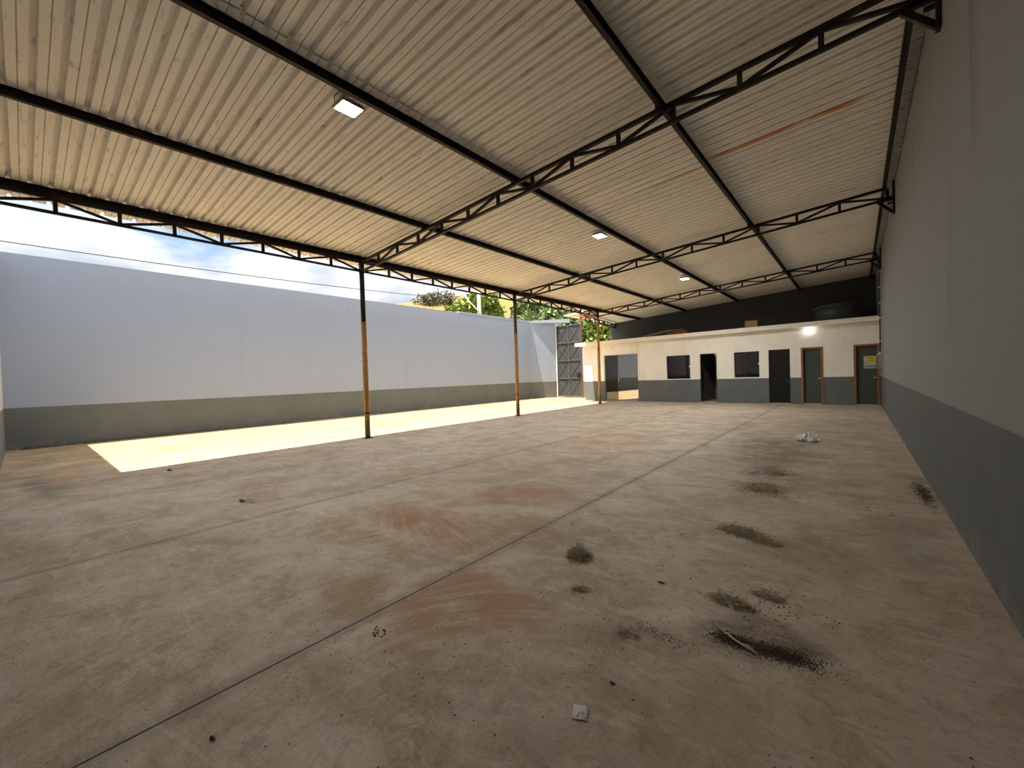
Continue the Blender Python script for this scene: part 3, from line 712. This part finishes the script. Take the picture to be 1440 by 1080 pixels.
def clump(name, label, cat, c, rad, n, leaf, mat, group, trunk=True, frond=False, bark_h=None, sub=5):
    t = thing(name, label, cat, (c[0], c[1], -.26 if bark_h is None else bark_h), group)
    mb = MB(); rx, ry, rz = rad
    cs = [(Vector((random.uniform(-.6, .6)*rx, random.uniform(-.6, .6)*ry, random.uniform(-.6, .6)*rz)), random.uniform(.35, .62)) for _ in range(sub)]
    for _ in range(n):
        cc, s = random.choice(cs); d = Vector((random.gauss(0, 1), random.gauss(0, 1), random.gauss(0, 1))).normalized()*random.uniform(.55, 1)
        p = Vector(c)+cc+Vector((d.x*rx*s, d.y*ry*s, d.z*rz*s))
        l = leaf*random.uniform(.6, 1.3); w = l*(.16 if frond else .42)
        dr = Vector((random.gauss(0, 1), random.gauss(0, 1), random.gauss(.15, .8))).normalized()
        if frond: dr = (d+Vector((0, 0, .3))).normalized(); l *= 2.6
        sd_ = dr.cross(Vector((random.gauss(0, 1), random.gauss(0, 1), random.gauss(0, 1)))).normalized()*w
        droop = Vector((0, 0, -.25*l if frond else -.05*l))
        mb.add([p, p+dr*l*.5+sd_+droop*.3, p+dr*l+droop*1.6, p+dr*l*.5-sd_+droop*.3], [(0,1,2,3)])
    mb.build('foliage', mat, t)
    if trunk:
        b = MB(); base = -.3 if bark_h is None else bark_h
        b.tube([(c[0], c[1], base), (c[0]+.1, c[1], c[2]-rz*.3), (c[0], c[1]+.1, c[2]+rz*.3)], [.16*rx/2+.05, .10, .04], 7)
        for cc, s in cs: b.tube([(c[0]+.1, c[1], c[2]-rz*.4), tuple(Vector(c)+cc*.9)], [.05, .02], 5)
        b.build('trunk', M_BARK, t)
def at(px, r, tanel):
    x, y = az(px, r); return (x, y, 1.37+r*tanel)
# bare grey tree on the ridge
bt = thing('sparse_tree', 'sparse grey branched tree on the hill ridge', 'tree', at(618, 62, .16))
c0 = Vector(at(618, 62, .15)); br = MB(); lv = MB()
def branch(p, d, l, r, k):
    q = p+d*l; br.tube([p, p.lerp(q, .5)+Vector((random.gauss(0,.06), random.gauss(0,.06), 0))*l, q], [r, r*.8, r*.6], 5)
    if k == 0:
        for _ in range(4):
            c = q+Vector((random.gauss(0,.35), random.gauss(0,.35), random.gauss(0,.3))); a = Vector((random.gauss(0,1), random.gauss(0,1), random.gauss(0,1))).normalized()*.17; b = a.orthogonal().normalized()*.10
            lv.add([c-a, c-b, c+a, c+b], [(0,1,2,3)])
        return
    for _ in range(4 if k > 2 else 3):
        nd = (d+Vector((random.gauss(0,.55), random.gauss(0,.55), random.gauss(.05,.3)))).normalized(); branch(q, nd, l*random.uniform(.6,.85), r*.6, k-1)
random.seed(11)
for s in (-.9, 0, .9): branch(c0+Vector((s*.7, s*.8, -1)), Vector((s*.22, s*.22, 1)).normalized(), 1.45, .08, 4)
br.build('branches', M_BARK, bt); lv.build('leaves', M_VEGG, bt)
random.seed(5)
VG = 'shrubs and trees beyond the wall'
clump('leafy_bush', 'bright yellow green bush to the left of the utility pole', 'bush', at(660, 42, .165), (1.9, 1.9, 1.7), 2600, .42, M_VEGL, VG, frond=False)
clump('leafy_bush', 'bright yellow green bush to the right of the utility pole', 'bush', at(695, 44, .175), (1.8, 1.8, 1.5), 2400, .42, M_VEGL, VG)
clump('leafy_bush', 'low dull green scrub on the ridge left of the sparse tree', 'bush', at(560, 62, .158), (3.2, 3.2, .35), 900, .4, M_VEGG, VG, trunk=False, bark_h=8)
clump('leafy_bush', 'low brown green scrub at the foot of the sparse tree', 'bush', at(610, 58, .150), (3.0, 3.0, .5), 900, .35, M_VEGG, VG, trunk=False, bark_h=8)
clump('palm_tree', 'pale fronded palm just right of the middle column', 'tree', at(745, 34, .105), (1.5, 1.5, 1.6), 900, .42, M_VEGP, VG, frond=True)
clump('leafy_tree', 'dark green tree behind the palm beyond the wall', 'tree', at(762, 38, .135), (2.4, 2.4, 1.6), 2600, .40, M_VEGD, VG)
clump('palm_tree', 'pale fronded palm behind the angled wall', 'tree', at(778, 33, .11), (1.6, 1.6, 1.3), 900, .42, M_VEGP, VG, frond=True)
clump('leafy_tree', 'green tree above the gate', 'tree', at(803, 35, .125), (2.3, 2.3, 1.5), 2600, .36, M_VEGP, VG)
clump('leafy_tree', 'dark green tree seen between the gate post and the farthest column', 'tree', at(832, 33, .085), (2.0, 2.0, 2.6), 3200, .34, M_VEGD, VG)
clump('leafy_tree', 'light green tree seen between the farthest column and the back wall', 'tree', at(850, 31, .085), (1.7, 1.7, 2.3), 3000, .32, M_VEGL, VG)
clump('leafy_tree', 'green tree filling the gap right of the utility pole', 'tree', at(733, 46, .12), (1.4, 1.4, 1.3), 1500, .36, M_VEGD, VG)

# ------------------------------------------------------------------ debris on the floor
def wisps(c, rx, ry, h, n, l, rot=0, flat=.25, mat=None, name='', thick=.0018):
    mb = MB(); cr_, sr_ = math.cos(rot), math.sin(rot)
    for _ in range(n):
        a = random.uniform(0, 2*math.pi); q = math.sqrt(random.random())
        x, y = math.cos(a)*q*rx, math.sin(a)*q*ry; x, y = x*cr_-y*sr_, x*sr_+y*cr_
        z = .004+random.random()*h*(1-q*q)
        d = Vector((random.gauss(0, 1), random.gauss(0, 1), random.gauss(0, flat*2))).normalized()*l*random.uniform(.4, 1)
        p = Vector((c[0]+x, c[1]+y, z)); q1 = p+d*.5+Vector((random.gauss(0,.12), random.gauss(0,.12), random.gauss(0,.12)))*l; q2 = p+d
        q1.z = max(q1.z, .003); q2.z = max(q2.z, .002)
        mb.tube([p, q1, q2], thick, 3, False)
    return mb
GT = 'clumps of dried weeds on the floor'
for c, rx, ry, h, n, l, rot, lab in [
    ((-1.61, 2.64), .085, .085, .085, 520, .06, .6, 'round ball of dried weeds, the most upright clump'),
    ((-1.36, 2.245), .05, .03, .02, 70, .05, .7, 'small flat dried weed scrap just below the round ball'),
    ((-.94, 1.995), .05, .025, .015, 60, .05, .2, 'flat scrap of dried weeds left of the dark soil patch'),
    ((-.76, 3.84), .15, .10, .035, 420, .07, -.2, 'wide clump of dried weeds in the middle distance'),
    ((-.57, 3.72), .11, .05, .025, 200, .06, -.2, 'dark tail of the wide middle clump of weeds'),
    ((-.58, 2.63), .12, .045, .035, 360, .05, -.1, 'long low clump of dried weeds above the dark soil patch'),
    ((-.42, 2.83), .08, .05, .02, 120, .05, -.1, 'thin scatter of weeds right of the long low clump'),
    ((-.83, 5.35), .16, .12, .03, 160, .09, 0, 'scattered dark weeds along the cross joint'),
    ((-.82, 6.25), .10, .08, .03, 90, .08, 0, 'dark weeds beyond the cross joint')]:
    tag(wisps(c, rx, ry, h, n, l, rot).build('dried_weeds', M_DRY), lab, 'weeds', GT)
def crumbs(c, rx, ry, n, s0, s1, rot=0):
    mb = MB(); cr_, sr_ = math.cos(rot), math.sin(rot)
    for _ in range(n):
        x, y = random.gauss(0, .5)*rx, random.gauss(0, .5)*ry; x, y = x*cr_-y*sr_+c[0], x*sr_+y*cr_+c[1]
        if x > XR-.02: continue
        s = random.uniform(s0, s1); vs = []
        for d in ((1,0,0),(0,1,0),(-1,0,0),(0,-1,0),(0,0,.9),(0,0,-.3)):
            vs.append((x+d[0]*s*random.uniform(.5,1.3), y+d[1]*s*random.uniform(.5,1.3), max(.0, .2*s+d[2]*s*.8)))
        mb.add(vs, [(0,1,4),(1,2,4),(2,3,4),(3,0,4),(1,0,5),(2,1,5),(3,2,5),(0,3,5)])
    return mb
cr_all = MB()
for a in [((-.47, 2.26), .13, .05, 1500, .001, .0045, .05), ((-.29, 2.29), .13, .06, 2600, .001, .0045, .1), ((-.30, 2.34), .25, .18, 500, .001, .004), ((-.50, 2.28), .10, .05, 500, .0015, .006, .1), ((-.78, 2.1), .20, .05, 140, .001, .005, -.1),
          ((-1.1, 2.1), .7, .35, 110, .0015, .006), ((-2.02, 1.19), .05, .03, 22, .003, .009), ((-1.5, 1.3), .8, .5, 90, .0015, .006), ((-2.4, .9), 1.0, .5, 50, .0015, .006), ((-1.936, .425), .02, .01, 5, .006, .012),
          ((-.84, 5.35), .30, .35, 420, .002, .008), ((-.85, 6.3), .25, .30, 240, .003, .009), ((.52, 6.0), .06, .5, 500, .003, .008), ((-.72, 3.8), .30, .14, 420, .0015, .006), ((-.4, 2.75), .25, .25, 120, .002, .007),
          ((-1.3, 3.2), 1.0, 1.0, 80, .003, .009), ((-1.1, 1.7), .5, .3, 40, .002, .006), ((-.4, 1.7), .6, .3, 18, .002, .006), ((-3.5, 2.2), 1.5, 1, 26, .003, .009), ((0, 5.2), .4, .3, 26, .004, .01)]:
    q = crumbs(*a); cr_all.add(q.v, q.f)
tag(cr_all.build('soil_crumbs', M_SOIL), 'dark soil crumbs and leaf litter scattered over the concrete floor', 'soil', kind='stuff')
# added black lumps for the gap or shadow at the left wall's foot
lw = MB()
for _ in range(260):
    y = random.uniform(.0, 5.8)**1.0; s = random.uniform(.02, .05)*(1.25-y/8); x = XL+s+random.uniform(.0, .05); k = len(lw.v)
    lw.add([(x-s,y,0),(x,y-s*2,0),(x+s,y,0),(x,y+s*2,0),(x,y,s*1.3)], [(0,1,4),(1,2,4),(2,3,4),(3,0,4),(3,2,1,0)])
tag(lw.build('wall_foot_shade_lumps', M_SOIL), 'added black lumps standing in for the gap or shadow line along the foot of the left wall', 'gap shade', kind='stuff')
# pale forked stick on the dark soil
t = thing('stick', 'pale forked dry stick lying on the dark soil patch', 'stick', (-.45, 2.22, 0))
MB().tube([(-.535, 2.265, .022), (-.525, 2.262, .03), (-.485, 2.237, .026), (-.45, 2.222, .024), (-.41, 2.216, .018), (-.378, 2.204, .012)], [.0035, .004, .0045, .005, .005, .003], 7).build('stem', M_STICK, t, True)
MB().tube([(-.45, 2.222, .024), (-.425, 2.235, .022), (-.40, 2.236, .014)], [.004, .003, .002], 6).build('twig', M_STICK, t, True)
# crumpled plastic bag and wrapper
def crumple(c, sx, sy, h, rot, nx, seed, mat, name, label, cat, fold=1.):
    random.seed(seed); mb = MB(); R_ = Matrix.Translation((c[0], c[1], 0)) @ Matrix.Rotation(rot, 4, 'Z')
    for i in range(nx+1):
        for j in range(nx+1):
            u, v = i/nx-.5, j/nx-.5; e = 1-max(abs(u), abs(v))*2
            n = noise.noise(Vector((u*5+seed, v*5, 0)))+.5*abs(noise.noise(Vector((u*11, v*11+seed, 2))))
            z = .004+h*(max(0, e)**.5*.5+abs(n)*.9)*(1 if e > .02 else .5*fold)
            mb.v.append(tuple(R_ @ Vector((u*sx*(1+.12*noise.noise(Vector((v*4, seed, 0)))), v*sy*(1+.15*noise.noise(Vector((u*4, seed, 5)))), z))))
    for i in range(nx):
        for j in range(nx):
            k = i*(nx+1)+j; mb.f.append((k, k+nx+1, k+nx+2, k+1))
    o = mb.build(name, mat); sm_ = o.modifiers.new('solid', 'SOLIDIFY'); sm_.thickness = .0008; sm_.offset = 1
    return tag(o, label, cat)
def film(name, tr):
    m = NM(name, .3, 0, .6); m.col((.78, .78, .76)); m.b.inputs['Roughness'].default_value = .28
    m.b.inputs['Alpha'].default_value = tr; return m.m
crumple((-.735, 9.42), .34, .34, .14, .15, 26, 3, film('white_plastic_film', .95), 'plastic_bag', 'crumpled white plastic bag on the floor towards the office block', 'plastic bag', 2.)
crumple((-.875, 1.405), .060, .072, .008, .45, 22, 9, film('clear_plastic_film', .8), 'plastic_wrapper', 'small square clear plastic wrapper on the floor in the foreground', 'wrapper')
# single dark leaves and clods
random.seed(21)
for i, (x, y, s, lab) in enumerate([(-.845, 1.63, .012, 'small dark clod lying nearest above the plastic wrapper to the right'), (-.99, 2.62, .02, 'dark leaf curled on the floor between the weed ball and the long clump'),
                               (-1.93, .43, .014, 'dark clod near the bottom left beside the long joint'), (-5.57, 1.62, .05, 'thin dark flake in a hollow of the floor on the left'),
                               (-8.72, 1.52, .06, 'brown flake on the reddish patch at the edge of the sunlit strip'), (.0, 1.55, .012, 'dark sliver on the bare floor at the lower right')]):
    mb = MB(); n = 10; a0 = random.uniform(0, 3)
    for k in range(n):
        t_ = 2*math.pi*k/n; rr = s*(1 if k % 2 else .8)
        mb.v.append((x+math.cos(t_)*rr*1.4, y+math.sin(t_)*rr*.6, .002+.25*s*abs(math.cos(t_))))
    mb.v.append((x, y, .006+.3*s)); mb.v.append((x, y, .0005))
    for k in range(n): mb.f.append((k, (k+1) % n, n)); mb.f.append(((k+1) % n, k, n+1))
    tag(mb.build('dead_leaf', M_SOIL), lab, 'leaf', 'dark leaves and flakes on the floor')
